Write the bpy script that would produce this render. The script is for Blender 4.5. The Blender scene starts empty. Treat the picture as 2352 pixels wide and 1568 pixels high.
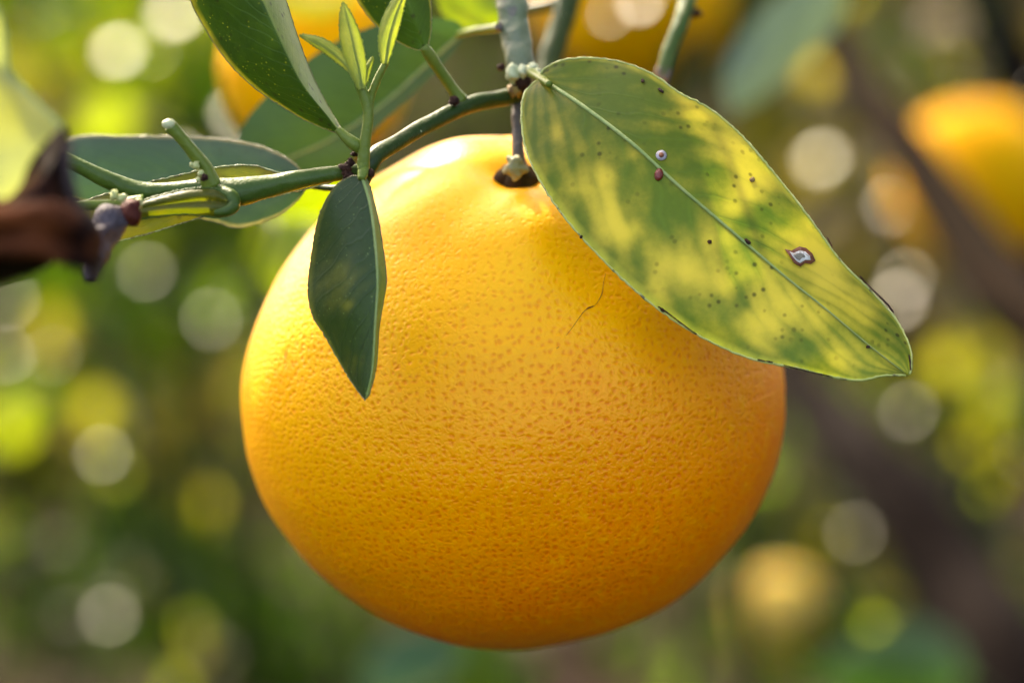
import bpy, math, random
import numpy as np
from mathutils import Vector, Matrix, noise

random.seed(7)
rng = np.random.default_rng(7)
C = bpy.context.scene
COL = C.collection

# ------------------------------------------------------------------ camera
FOCAL = 100.0
PITCH = math.radians(12)
CAM = Vector((0, 0, 1.30))
RIGHT = Vector((1, 0, 0))
FWD = Vector((0, math.cos(PITCH), -math.sin(PITCH)))
UP = Vector((0, math.sin(PITCH), math.cos(PITCH)))
cd = bpy.data.cameras.new('camera')
cd.lens = FOCAL; cd.sensor_width = 36; cd.clip_start = 0.02; cd.clip_end = 500
cd.dof.use_dof = True; cd.dof.focus_distance = 0.453; cd.dof.aperture_fstop = 8.0
cam = bpy.data.objects.new('camera', cd); COL.objects.link(cam)
cam.location = CAM; cam.rotation_euler = (math.pi/2 - PITCH, 0, 0)
C.camera = cam

# ------------------------------------------------------------------ light
S = (RIGHT*-0.30 + UP*0.80 + FWD*0.50).normalized()      # towards the sun
sun = bpy.data.lights.new('sun', 'SUN'); sun.energy = 2.0; sun.angle = math.radians(0.5); sun.color = (1, .94, .84)
so = bpy.data.objects.new('sun', sun); COL.objects.link(so); so.location = (0, 0, 5)
so.rotation_euler = S.to_track_quat('Z', 'Y').to_euler()
w = bpy.data.worlds.new('World'); C.world = w; w.use_nodes = True
nt = w.node_tree; bg = nt.nodes['Background']
sky = nt.nodes.new('ShaderNodeTexSky'); sky.sky_type = 'NISHITA'; sky.sun_disc = False
sky.sun_elevation = math.asin(S.z); sky.sun_rotation = math.atan2(S.x, S.y)
sky.air_density = 0.7; sky.dust_density = 4.0; sky.ozone_density = 0.0
nt.links.new(sky.outputs[0], bg.inputs[0]); bg.inputs[1].default_value = 0.15
C.view_settings.view_transform = 'Standard'; C.view_settings.look = 'None'
C.view_settings.gamma = 1; C.view_settings.exposure = 2.82; C.view_settings.use_curve_mapping = False
C.view_settings.use_white_balance = True; C.view_settings.white_balance_temperature = 7800; C.view_settings.white_balance_tint = 10
try:
    C.cycles.use_denoising = True; C.cycles.max_bounces = 10; C.cycles.transmission_bounces = 8
    C.cycles.sample_clamp_indirect = 6
except Exception: pass

# ------------------------------------------------------------------ helpers
PX = 2352.0
def P(u, v, d):
    """picture position (of 2352 x 1568) at distance d along the view axis -> point in the place"""
    k = d*36/FOCAL/PX
    return CAM + FWD*d + RIGHT*((u-1176)*k) + UP*(-(v-784)*k)
def tag(o, label=None, cat=None, group=None, kind=None):
    if label: o['label'] = label
    if cat: o['category'] = cat
    if group: o['group'] = group
    if kind: o['kind'] = kind
    return o
def empty(name, loc, label, cat, group=None):
    o = bpy.data.objects.new(name, None); COL.objects.link(o); o.location = loc; o.empty_display_size = .02
    return tag(o, label, cat, group)
def org(parent):
    o = Vector((0, 0, 0)); p = parent
    while p is not None: o = o + p.location; p = p.parent
    return o
def build(name, V, F, mats, parent=None, uv=None, attrs=None, mi=None, smooth=True, origin=None):
    V = np.array(V, dtype=float).reshape(-1, 3)
    base = np.array(org(parent))
    loc = Vector((0, 0, 0))
    if parent is None:
        loc = Vector(origin) if origin is not None else Vector(V.mean(0)); base = np.array(loc)
    me = bpy.data.meshes.new(name); me.from_pydata((V-base).tolist(), [], [tuple(f) for f in F])
    for m in (mats if isinstance(mats, (list, tuple)) else [mats]): me.materials.append(m)
    if smooth: me.polygons.foreach_set('use_smooth', [True]*len(me.polygons))
    if mi is not None: me.polygons.foreach_set('material_index', mi)
    if uv is not None:
        ul = me.uv_layers.new(name='UVMap'); li = np.empty(len(me.loops), dtype=int); me.loops.foreach_get('vertex_index', li)
        ul.data.foreach_set('uv', np.array(uv)[li].ravel())
    for k, a in (attrs or {}).items():
        a = np.array(a, dtype=float)
        if a.ndim == 1:
            at = me.attributes.new(k, 'FLOAT', 'POINT'); at.data.foreach_set('value', a)
        else:
            at = me.attributes.new(k, 'FLOAT_COLOR', 'POINT'); at.data.foreach_set('color', np.hstack([a, np.ones((len(a), 1))]).ravel())
    o = bpy.data.objects.new(name, me); COL.objects.link(o); o.parent = parent; o.location = loc
    me.update()
    return o
def spline(pts, n):
    """Catmull-Rom through rows of pts, n rows evenly spaced by length"""
    p = np.array(pts, dtype=float)
    if len(p) == 2: return p[0] + (p[1]-p[0])*np.linspace(0, 1, n)[:, None]
    q = np.vstack([2*p[0]-p[1], p, 2*p[-1]-p[-2]]); out = []
    for i in range(len(p)-1):
        a, b, c, d = q[i:i+4]
        for t in np.linspace(0, 1, 16, endpoint=False):
            out.append(.5*(2*b+(c-a)*t+(2*a-5*b+4*c-d)*t*t+(3*b-a-3*c+d)*t**3))
    out.append(p[-1]); out = np.array(out)
    L = np.r_[0, np.cumsum(np.linalg.norm(np.diff(out[:, :3], axis=0), axis=1))]
    s = np.linspace(0, L[-1], n)
    return np.stack([np.interp(s, L, out[:, k]) for k in range(out.shape[1])], 1)
def px(rows):
    """(u, v, depth, radius_in_picture_px) -> world xyz (+ radius in m)"""
    out = []
    for r in rows:
        p = P(*r[:3]); k = r[2]*36/FOCAL/PX
        out.append([*p] + [r[3]*k] if len(r) > 3 else [*p])
    return out
def tube(rows, n=40, sides=14, rough=0.04, cap=True, seed=0, scale=260):
    c = spline(rows, n); V = []; F = []
    d = np.gradient(c[:, :3], axis=0); d /= np.linalg.norm(d, axis=1)[:, None] + 1e-12
    ref = np.array(UP) if abs(d[0] @ np.array(UP)) < .9 else np.array(RIGHT)
    a = np.cross(d[0], ref); a /= np.linalg.norm(a)
    for i in range(n):
        a = a - d[i]*(a @ d[i]); a /= np.linalg.norm(a); b = np.cross(d[i], a)
        for j in range(sides):
            th = 2*math.pi*j/sides; q = math.cos(th)*a + math.sin(th)*b
            r = c[i, 3]*(1 + rough*2*noise.noise(Vector(c[i, :3]*scale + q*1.3) + Vector((seed, 0, 0))))
            V.append(c[i, :3] + q*r)
    for i in range(n-1):
        for j in range(sides):
            k = (j+1) % sides; F.append((i*sides+j, i*sides+k, (i+1)*sides+k, (i+1)*sides+j))
    if cap:
        F.append(tuple(range(sides-1, -1, -1))); F.append(tuple((n-1)*sides+j for j in range(sides)))
    return np.array(V), F
def merge(*vf):
    V = []; F = []; o = 0
    for v, f in vf:
        V.append(np.array(v).reshape(-1, 3)); F += [tuple(i+o for i in g) for g in f]; o += len(V[-1])
    return np.vstack(V), F
def ball(c, r, seg=12, ring=8, sq=(1, 1, 1), lump=0, seed=0):
    V = []; F = []; c = np.array(c)
    for i in range(ring+1):
        a = math.pi*i/ring
        for j in range(seg):
            b = 2*math.pi*j/seg; q = np.array((math.sin(a)*math.cos(b), math.sin(a)*math.sin(b), math.cos(a)))
            k = r*(1 + lump*noise.noise(Vector(q*1.8) + Vector((seed*3.1, 0, 0))))
            V.append(c + (np.array(RIGHT)*q[0]*sq[0] + np.array(FWD)*q[1]*sq[1] + np.array(UP)*q[2]*sq[2])*k)
    for i in range(ring):
        for j in range(seg):
            k = (j+1) % seg; F.append((i*seg+j, (i+1)*seg+j, (i+1)*seg+k, i*seg+k))
    return np.array(V), F

# ------------------------------------------------------------------ materials
class NB:
    def __init__(s, name):
        s.m = bpy.data.materials.new(name); s.m.use_nodes = True; s.t = s.m.node_tree; s.t.nodes.clear()
        s.out = s.n('ShaderNodeOutputMaterial')
    def n(s, ty, props=None, **inp):
        x = s.t.nodes.new(ty)
        for k, v in (props or {}).items(): setattr(x, k, v)
        for k, v in inp.items(): s.set(x, k.replace('_', ' '), v)
        return x
    def set(s, x, k, v):
        i = x.inputs[int(k)] if k.strip().isdigit() else x.inputs[k]
        if isinstance(v, bpy.types.NodeSocket): s.t.links.new(v, i)
        elif isinstance(v, (tuple, list)) and i.type == 'RGBA': i.default_value = (*v[:3], 1)
        else: i.default_value = v
    def math(s, op, a, b=0.0, c=None, clamp=False):
        x = s.t.nodes.new('ShaderNodeMath'); x.operation = op; x.use_clamp = clamp
        for i, v in enumerate((a, b) if c is None else (a, b, c)): s.set(x, str(i), v)
        return x.outputs[0]
    def mix(s, f, a, b):
        x = s.t.nodes.new('ShaderNodeMix'); x.data_type = 'RGBA'
        for k, v in ((0, f), (6, a), (7, b)): s.set(x, str(k), v)
        return x.outputs[2]
    def ramp(s, f, stops, interp='LINEAR'):
        x = s.t.nodes.new('ShaderNodeValToRGB'); e = x.color_ramp.elements; x.color_ramp.interpolation = interp
        while len(e) < len(stops): e.new(.5)
        for i, (p, c) in enumerate(stops):
            e[i].position = p; e[i].color = (*c, 1) if isinstance(c, (tuple, list)) else (c, c, c, 1)
        s.set(x, 'Fac', f); return x.outputs[0]
    def noise(s, vec, scale, detail=3, rough=.5, dist=0):
        x = s.n('ShaderNodeTexNoise', Scale=scale, Detail=detail, Roughness=rough, Distortion=dist)
        if vec is not None: s.set(x, 'Vector', vec)
        return x.outputs['Fac']
    def coord(s, k='Object'): return s.n('ShaderNodeTexCoord').outputs[k]
    def attr(s, name, k='Fac'): return s.n('ShaderNodeAttribute', {'attribute_name': name}).outputs[k]
    def bump(s, h, strength=.3, dist=.001, normal=None):
        x = s.n('ShaderNodeBump', Strength=strength, Distance=dist, Height=h)
        if normal is not None: s.set(x, 'Normal', normal)
        return x.outputs[0]
    def done(s, sh): s.t.links.new(sh, s.out.inputs[0]); return s.m

def leaf_mat(name, col, mottle=None, thr=(.45, .65), nscale=120, trans=.35, tcol=None, rough=.38, dots=.5, dotcol=(.012, .015, .006),
             attr=None, veins=.25, veincol=None, edge=None, spec=.3, glands=None, bump=.35):
    b = NB(name); o = b.coord(); uv = b.coord('UV')
    n1 = b.noise(o, nscale, 4, .55); n2 = b.noise(o, nscale*7, 3, .6)
    c = b.mix(b.math('MULTIPLY', n2, .5), col, tuple(x*.62 for x in col))
    # side veins in the leaf's own coordinates
    sx = b.n('ShaderNodeSeparateXYZ', Vector=uv)
    av = b.math('ABSOLUTE', b.math('SUBTRACT', sx.outputs[1], .5))
    ph = b.math('ADD', b.math('MULTIPLY', sx.outputs[0], 11.0), b.math('MULTIPLY', av, -7.0))
    ph = b.math('ADD', ph, b.math('MULTIPLY', b.noise(uv, 3.0, 2), 2.2))
    fr = b.math('ABSOLUTE', b.math('SUBTRACT', b.math('FRACT', ph), .5))
    vein = b.math('MULTIPLY', b.ramp(fr, [(0.0, 1.0), (.10, 0.0)]), b.ramp(av, [(.05, 1.0), (.42, .15)]))
    if mottle:
        f = b.ramp(n1, [(thr[0], 0.0), (thr[1], 1.0)])
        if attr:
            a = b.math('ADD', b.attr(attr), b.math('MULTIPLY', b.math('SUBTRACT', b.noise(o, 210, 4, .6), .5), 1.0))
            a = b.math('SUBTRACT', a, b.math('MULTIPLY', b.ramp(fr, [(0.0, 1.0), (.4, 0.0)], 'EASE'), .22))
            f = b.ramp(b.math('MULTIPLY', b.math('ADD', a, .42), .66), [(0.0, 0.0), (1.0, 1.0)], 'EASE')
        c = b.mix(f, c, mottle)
    c = b.mix(b.math('MULTIPLY', vein, veins), c, veincol or tuple(min(1, x*1.7+.02) for x in col))
    if glands:
        v = b.n('ShaderNodeTexVoronoi', Vector=o, Scale=1300.0)
        g = b.ramp(v.outputs['Distance'], [(.10, 1.0), (.22, 0.0)])
        g = b.math('MULTIPLY', g, b.ramp(b.noise(o, 300, 2), [(.45, 0.0), (.6, .8)]))
        c = b.mix(g, c, glands)
    if dots:
        v = b.n('ShaderNodeTexVoronoi', Vector=o, Scale=700.0)
        sel = b.ramp(b.n('ShaderNodeSeparateColor', Color=v.outputs['Color']).outputs[0], [(.62, 0.0), (.66, 1.0)])
        reg = b.ramp(b.noise(o, 90, 2), [(.42, 0.0), (.62, 1.0)])
        g = b.math('MULTIPLY', b.ramp(v.outputs['Distance'], [(.16, 1.0), (.36, 0.0)]), b.math('MULTIPLY', sel, reg))
        c = b.mix(b.math('MULTIPLY', g, dots), c, dotcol)
    if edge:
        e = b.ramp(av, [(.455, 0.0), (.497, 1.0)])
        c = b.mix(b.math('MULTIPLY', e, b.ramp(b.noise(o, 500, 2), [(.3, .5), (.6, 1.0)])), c, edge)
    h = b.math('ADD', b.math('MULTIPLY', vein, -.6), b.math('MULTIPLY', n2, .5))
    nrm = b.bump(h, bump, .0004)
    p = b.n('ShaderNodeBsdfPrincipled', Base_Color=c, Roughness=b.math('ADD', rough-.06, b.math('MULTIPLY', n1, .14)), Normal=nrm)
    p.inputs['Specular IOR Level'].default_value = spec
    mul = b.n('ShaderNodeMix', {'data_type': 'RGBA', 'blend_type': 'MULTIPLY'}); b.set(mul, '0', 1.0); b.set(mul, '6', c); b.set(mul, '7', tcol or (2.6, 2.6, .9))
    t = b.n('ShaderNodeBsdfTranslucent', Color=mul.outputs[2], Normal=nrm)
    mx = b.n('ShaderNodeMixShader', Fac=trans); b.set(mx, '1', p.outputs[0]); b.set(mx, '2', t.outputs[0])
    return b.done(mx.outputs[0])

def bark_mat(name, col, col2, nscale=150, rough=.5, spec=.5, stretch=None, bump=.4, thr=(.4, .65), extra=None, dist=.0006):
    b = NB(name); o = b.coord()
    n1 = b.noise(o, nscale, 4, .6); n2 = b.noise(o, nscale*6, 3, .6)
    c = b.mix(b.ramp(n1, [(thr[0], 0.0), (thr[1], 1.0)]), col, col2)
    if extra: c = b.mix(b.ramp(b.noise(o, nscale*2.3, 3), [(.6, 0.0), (.68, 1.0)]), c, extra)
    c = b.mix(b.math('MULTIPLY', n2, .5), c, tuple(x*.6 for x in col))
    p = b.n('ShaderNodeBsdfPrincipled', Base_Color=c, Roughness=rough, Normal=b.bump(b.math('ADD', n1, n2), bump, dist))
    p.inputs['Specular IOR Level'].default_value = spec
    return b.done(p.outputs[0])

def peel_mat(name, c_lo, c_hi, c_pore, pores=True, scale=880):
    b = NB(name); o = b.coord()
    n1 = b.noise(o, 28, 3, .5); n2 = b.noise(o, 130, 3, .6); n3 = b.noise(o, 420, 3, .6)
    c = b.mix(b.ramp(n1, [(.35, 0.0), (.65, 1.0)]), c_lo, c_hi)
    c = b.mix(b.math('MULTIPLY', b.ramp(n2, [(.45, 0.0), (.7, 1.0)]), .35), c, c_lo)
    if pores:   # redder rind towards the lower right, with the shade there painted in
        shaded = b.math('ADD', b.attr('shaded'), b.math('MULTIPLY', b.math('SUBTRACT', n1, .5), .5))
        c = b.mix(b.ramp(shaded, [(.15, 0.0), (.95, 1.0)]), c, (.87, .20, .001))
    sss = .12
    if pores:
        uvm = b.coord('UV')
        nn = b.n('ShaderNodeTexNoise', Scale=.5, Detail=2.0, Vector=uvm)
        sc = b.n('ShaderNodeVectorMath', {'operation': 'SCALE'}); b.set(sc, '0', nn.outputs['Color']); sc.inputs['Scale'].default_value = 1.2
        wv = b.n('ShaderNodeVectorMath', {'operation': 'ADD'}); b.set(wv, '0', uvm); b.set(wv, '1', sc.outputs[0])
        v = b.n('ShaderNodeTexVoronoi', {'voronoi_dimensions': '2D'}, Vector=wv.outputs[0], Scale=.66)
        v.inputs['Randomness'].default_value = .8
        rnd = b.n('ShaderNodeSeparateColor', Color=v.outputs['Color']).outputs[0]
        dd = b.math('ADD', v.outputs['Distance'], b.math('MULTIPLY', rnd, .12))
        pore = b.ramp(dd, [(.04, 1.0), (.46, 0.0)], 'EASE')
        v2 = b.n('ShaderNodeTexVoronoi', {'voronoi_dimensions': '2D'}, Vector=wv.outputs[0], Scale=1.25)
        fine = b.ramp(v2.outputs['Distance'], [(.05, 1.0), (.5, 0.0)], 'EASE')
        am = b.attr('pores')
        dk = b.n('ShaderNodeMix', {'data_type': 'RGBA', 'blend_type': 'MULTIPLY'}); b.set(dk, '0', 1.0); b.set(dk, '6', c); b.set(dk, '7', (.85, .50, .32))
        c = b.mix(b.math('MULTIPLY', b.math('MULTIPLY', pore, am), b.math('ADD', .30, b.math('MULTIPLY', b.noise(o, 60, 2), .8))), c, dk.outputs[2])
        c = b.mix(b.math('MULTIPLY', b.ramp(b.noise(o, 520, 3, .6), [(.52, 0.0), (.72, 1.0)]), b.math('MULTIPLY', am, .26)), c, (.97, .53, .006))
        # scattered larger blemishes
        bl = b.ramp(b.noise(o, 95, 4, .65), [(.68, 0.0), (.76, 1.0)])
        c = b.mix(b.math('MULTIPLY', bl, .45), c, c_pore)
        h = b.math('ADD', b.math('MULTIPLY', pore, -.8), b.math('MULTIPLY', n3, 1.0)); h = b.math('ADD', h, b.math('MULTIPLY', fine, -.3))
        h = b.math('ADD', h, b.math('MULTIPLY', n2, 1.0)); h = b.math('MULTIPLY', h, am)
        nrm = b.bump(h, .33, .0006)
    else: nrm = b.bump(n3, .3, .0004)
    p = b.n('ShaderNodeBsdfPrincipled', Base_Color=c, Roughness=.42 if pores else .75, Normal=nrm)
    p.inputs['Specular IOR Level'].default_value = .2 if pores else .08
    p.inputs['Subsurface Weight'].default_value = .35
    p.inputs['Subsurface Radius'].default_value = (1.0, .45, .06); p.inputs['Subsurface Scale'].default_value = .004
    return b.done(p.outputs[0])

def tint_leaf_mat(name, trans=.4, rough=.42, tm=(1.9, 1.9, .8), spec=.5):
    """leaves whose own colour is stored per leaf"""
    b = NB(name); c = b.attr('tint', 'Color')
    c = b.mix(b.math('MULTIPLY', b.noise(b.coord(), 90, 2), .4), c, (.012, .016, .005))
    p = b.n('ShaderNodeBsdfPrincipled', Base_Color=c, Roughness=rough)
    p.inputs['Specular IOR Level'].default_value = spec
    mul = b.n('ShaderNodeMix', {'data_type': 'RGBA', 'blend_type': 'MULTIPLY'}); b.set(mul, '0', 1.0); b.set(mul, '6', c); b.set(mul, '7', tm)
    t = b.n('ShaderNodeBsdfTranslucent', Color=mul.outputs[2])
    mx = b.n('ShaderNodeMixShader', Fac=trans); b.set(mx, '1', p.outputs[0]); b.set(mx, '2', t.outputs[0])
    return b.done(mx.outputs[0])

M = {}
M['big'] = leaf_mat('mottled_leaf', (.062, .120, .022), (.43, .41, .085), bump=.15, nscale=150, trans=.56, tcol=(1.5, 1.5, .35), rough=.40, dots=.75, attr='chlorosis_light', veins=.10, veincol=(.10, .21, .05), edge=(.30, .36, .08))
M['small'] = leaf_mat('dark_waxy_leaf', (.018, .045, .014), (.12, .14, .02), nscale=130, attr='chlorosis_light', thr=(.45, .7), trans=.22, rough=.42, dots=.4, veins=.05, glands=(.09, .15, .06), edge=(.10, .13, .03))
M['pale_under'] = leaf_mat('pale_leaf_underside', (.12, .19, .05), (.16, .22, .06), nscale=200, trans=.22, tcol=(1.2, 1.2, .5), rough=.5, dots=1.0, dotcol=(.015, .01, .008), veins=.12)
M['dark'] = leaf_mat('dark_green_leaf', (.018, .045, .006), (.030, .065, .008), nscale=120, trans=.28, tcol=(1.5, 1.8, .3), rough=.5, dots=.8, veins=.15, glands=(.25, .24, .03), edge=(.34, .28, .04))
M['blue'] = leaf_mat('bluish_green_leaf', (.018, .048, .032), (.028, .065, .04), nscale=80, trans=.2, rough=.45, dots=.3, veins=.2, edge=(.25, .24, .12))
M['mid'] = leaf_mat('mid_green_leaf', (.028, .070, .018), (.036, .082, .018), nscale=70, trans=.28, tcol=(1.5, 1.6, .5), rough=.45, dots=.2, veins=.2)
M['olive'] = leaf_mat('olive_leaf', (.08, .10, .012), (.11, .11, .014), nscale=120, trans=.4, tcol=(1.6, 1.6, .4), rough=.4, dots=.4, veins=.25)
M['young'] = leaf_mat('young_leaf', (.24, .30, .05), (.30, .34, .06), nscale=300, trans=.38, tcol=(1.3, 1.3, .5), rough=.42, dots=0, veins=.15)
M['lime'] = leaf_mat('lime_leaf', (.13, .20, .01), (.20, .25, .012), nscale=60, trans=.5, tcol=(1.5, 1.6, .35), rough=.45, dots=0, veins=.2)
M['yellow'] = leaf_mat('yellow_leaf', (.55, .50, .03), (.62, .52, .03), nscale=60, trans=.5, tcol=(1.2, 1.2, .3), rough=.45, dots=0, veins=.1)
M['rib'] = bark_mat('leaf_rib', (.20, .28, .07), (.28, .34, .10), 200, .4)
M['rim'] = bark_mat('leaf_margin', (.42, .45, .13), (.30, .36, .08), 260, .35, extra=(.06, .035, .02))
M['rimdark'] = bark_mat('leaf_margin_dull', (.16, .15, .045), (.07, .06, .03), 300, .4)
M['rimwhite'] = bark_mat('leaf_margin_dotted', (.40, .42, .20), (.14, .12, .05), 700, .25, thr=(.45, .55))
M['twig'] = bark_mat('green_twig_skin', (.045, .085, .012), (.065, .11, .016), 160, .42, .25, bump=.35)
M['twigd'] = bark_mat('dark_green_twig_skin', (.018, .040, .006), (.028, .055, .008), 140, .42, .25, bump=.35)
M['twigp'] = bark_mat('pale_green_twig_skin', (.11, .16, .02), (.15, .19, .03), 200, .42, .25, bump=.35)
M['stem'] = bark_mat('grey_green_bark', (.11, .14, .065), (.19, .19, .12), 130, .5, extra=(.10, .085, .07), bump=.7)
M['stalk'] = bark_mat('grey_brown_stalk', (.09, .07, .055), (.14, .11, .085), 260, .55, extra=(.06, .04, .03), bump=.7)
M['scab'] = bark_mat('brown_scab', (.025, .008, .005), (.075, .028, .015), 500, .7, .2, bump=.9)
M['cut'] = bark_mat('pale_cut_wood', (.45, .48, .25), (.55, .58, .36), 500, .5)
M['bud'] = bark_mat('pale_bud', (.42, .45, .16), (.52, .52, .24), 500, .45)
M['orangey'] = bark_mat('ochre_scab', (.38, .24, .05), (.16, .07, .03), 600, .5, bump=.8)
M['cream'] = bark_mat('cream_calyx', (.30, .27, .10), (.38, .34, .16), 300, .45)
M['darkcal'] = bark_mat('dark_calyx', (.035, .018, .006), (.05, .035, .01), 300, .8, .1)
M['scarline'] = bark_mat('peel_scar', (.34, .13, .008), (.22, .07, .006), 900, .6, .2)
M['redspot'] = bark_mat('dark_red_spot', (.13, .010, .006), (.20, .02, .01), 500, .3)
M['white'] = bark_mat('dried_white_membrane', (.70, .66, .60), (.40, .34, .28), 900, .25, thr=(.5, .56))
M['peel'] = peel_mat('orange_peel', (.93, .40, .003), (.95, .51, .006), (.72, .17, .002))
M['peelbg'] = peel_mat('far_orange_peel', (.74, .32, .003), (.76, .40, .005), (.6, .2, .01), False)
M['peelpale'] = peel_mat('pale_far_peel', (.62, .40, .07), (.66, .45, .10), (.6, .2, .01), False)
M['darkbark'] = bark_mat('dark_bark', (.007, .004, .003), (.012, .008, .006), 40, .95, spec=.05, dist=.004)
M['brownbark'] = bark_mat('brown_bark', (.014, .007, .003), (.008, .005, .002), 40, .95, spec=.05, dist=.004)
M['leafs'] = tint_leaf_mat('far_foliage', .38, .6, (2.1, 2.2, .4), .05)
M['litter'] = tint_leaf_mat('dry_litter', .1, .9, (1.2, 1.1, .8), .03)
M['glint'] = tint_leaf_mat('waxy_far_leaf', .2, .38, spec=.34)
M['thin'] = tint_leaf_mat('thin_far_leaf', .7, .5)

# ------------------------------------------------------------------ ground and litter
def ground_mat():
    b = NB('orchard_soil'); o = b.coord()
    n1 = b.noise(o, 1.6, 5, .6, .4); n2 = b.noise(o, 9, 4, .6); n3 = b.noise(o, 45, 3, .6)
    c = b.mix(b.ramp(n2, [(.38, 0.0), (.66, 1.0)]), (.011, .006, .005), (.028, .016, .013))
    g = b.mix(b.ramp(n3, [(.35, 0.0), (.65, 1.0)]), (.015, .025, .005), (.04, .055, .009))
    c = b.mix(b.ramp(n1, [(.50, 0.0), (.66, 1.0)]), c, g)
    p = b.n('ShaderNodeBsdfPrincipled', Base_Color=c, Roughness=.95, Normal=b.bump(b.math('ADD', n2, n3), .8, .02)); p.inputs['Specular IOR Level'].default_value = .03
    return b.done(p.outputs[0])
def make_ground():
    n = 150; xs = np.sign(np.linspace(-1, 1, n))*np.abs(np.linspace(-1, 1, n))**3*200
    V = [(x, y, .03*noise.noise(Vector((x*1.2, y*1.2, 0))) if abs(x) < 20 and abs(y) < 25 else 0) for y in xs+4 for x in xs]
    F = [(j*n+i, j*n+i+1, (j+1)*n+i+1, (j+1)*n+i) for j in range(n-1) for i in range(n-1)]
    tag(build('ground', V, F, ground_mat(), origin=(0, 0, 0)), 'brown orchard soil with green patches far below the fruit', kind='structure')
make_ground()

def leafcloud(cs, length, tints, flat=False, nbias=None, seed=0):
    """many folded six-sided leaves centred on cs; returns V, F, per-vertex tint"""
    r = np.random.default_rng(seed); V = []; F = []; T = []
    prof = [(0, 0), (.25, .17), (.55, .2), (.85, .1), (1, 0)]
    for c in cs:
        L = length*r.uniform(.6, 1.3)
        if flat:
            nrm = Vector((r.normal(0, .25), r.normal(0, .25), 1)).normalized()
        else:
            nrm = Vector(r.normal(0, 1, 3)).normalized()
            if nbias is not None: nrm = (nrm + Vector(nbias)).normalized()
        a = nrm.orthogonal().normalized(); a.rotate(Matrix.Rotation(r.uniform(0, 6.28), 3, nrm)); bb = nrm.cross(a)
        t = np.array(tints[r.integers(len(tints))])*r.uniform(.7, 1.25)
        o = len(V); c = Vector(c); k = r.uniform(.1, .35)
        for (s, h) in prof:
            m = c + a*((s-.5)*L) - nrm*(k*L*(s-.5)**2)
            if h == 0: V.append(m)
            else: V += [m + bb*(h*L) + nrm*(.06*L), m, m - bb*(h*L) + nrm*(.06*L)]
        F += [(o, o+1, o+2), (o, o+2, o+3), (o+1, o+4, o+5, o+2), (o+2, o+5, o+6, o+3), (o+4, o+7, o+8, o+5), (o+5, o+8, o+9, o+6), (o+7, o+10, o+8), (o+8, o+10, o+9)]
        T += [t]*11
    return np.array([tuple(v) for v in V]), F, np.array(T)

GREEN = [tuple(0.46*x for x in t) for t in [(.030, .085, .010), (.045, .12, .012), (.016, .048, .006), (.07, .14, .014)]]
LIME = [tuple(0.62*x for x in t) for t in [(.13, .24, .02), (.24, .31, .025), (.07, .15, .012), (.32, .33, .05)]]
OLIVE = [tuple(0.40*x for x in t) for t in [(.09, .09, .02), (.15, .14, .04), (.05, .05, .015), (.20, .17, .06)]]
TEAL = [tuple(0.34*x for x in t) for t in [(.06, .11, .07), (.09, .14, .10), (.05, .09, .05)]]
TAN = [tuple(0.44*x for x in t) for t in [(.26, .20, .12), (.34, .27, .18), (.16, .11, .07), (.22, .15, .12), (.10, .07, .05)]]
DRY = [tuple(.62*x for x in t) for t in [(.055, .032, .024), (.08, .052, .04), (.035, .018, .014), (.13, .095, .08), (.03, .018, .013)]]

# leaf litter and weeds lying and growing on the ground in view
def scatter_ground(n, y0, y1, halfw=.42):
    y = y0 + (y1-y0)*rng.random(n)**.8; x = (rng.random(n)*2-1)*(y*halfw+.3)
    return x, y
x, y = scatter_ground(14000, 2.6, 16)
V, F, T = leafcloud([(a, b, .02+.03*noise.noise(Vector((a*1.2, b*1.2, 0)))) for a, b in zip(x, y)], .075, DRY, flat=True, seed=3)
tag(build('leaf_litter', V, F, M['litter'], attrs={'tint': T}, origin=(0, 6, 0)), 'dry brown fallen leaves covering the orchard floor', 'leaf litter', kind='stuff')
x, y = scatter_ground(26000, 2.8, 16)
keep = [noise.noise(Vector((a*1.1, b*.8, 5.3))) + (-a*.10) > .02 for a, b in zip(x, y)]
pts = [(a, b, .05+.13*rng.random()) for a, b, k in zip(x, y, keep) if k]
V, F, T = leafcloud(pts, .075, GREEN + OLIVE + LIME[:1], seed=4)
tag(build('ground_weeds', V, F, M['leafs'], attrs={'tint': T}, origin=(0, 6, 0)), 'low green weeds growing in patches on the orchard floor', 'weeds', kind='stuff')

# ------------------------------------------------------------------ shrubs behind: stem from the ground, foliage mass, single waxy leaves
def glint_leaf(parent, u, v, d, size, tint):
    """one leaf that catches the sun: waxy pale ones glance it off, yellow green ones let it through"""
    c = P(u, v, d); to = (CAM-c).normalized(); lime = tint[2] < .06
    n = (S - to).normalized() if lime else (S + to).normalized()
    size = size*(.85 if lime else .48)
    a = n.cross(RIGHT).normalized(); b = n.cross(a)
    V = []; F = []; k = 7
    for i in range(k+1):
        s = i/k; wdt = math.sin(math.pi*min(1, s*1.0))**.6*.42
        for j in (-1, -.5, 0, .5, 1):
            V.append(c + a*((s-.5)*size*1.15) + b*(j*wdt*size) + n*(.03*size*(abs(j)) - .05*size*(2*s-1)**2))
    for i in range(k):
        for j in range(4): F.append((i*5+j, i*5+j+1, i*5+j+6, i*5+j+5))
    GL.append(c)
    return build('leaf', V, F, M['thin'] if lime else M['glint'], parent, attrs={'tint': np.tile(np.array(tint), (len(V), 1))})
GL = []
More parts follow.
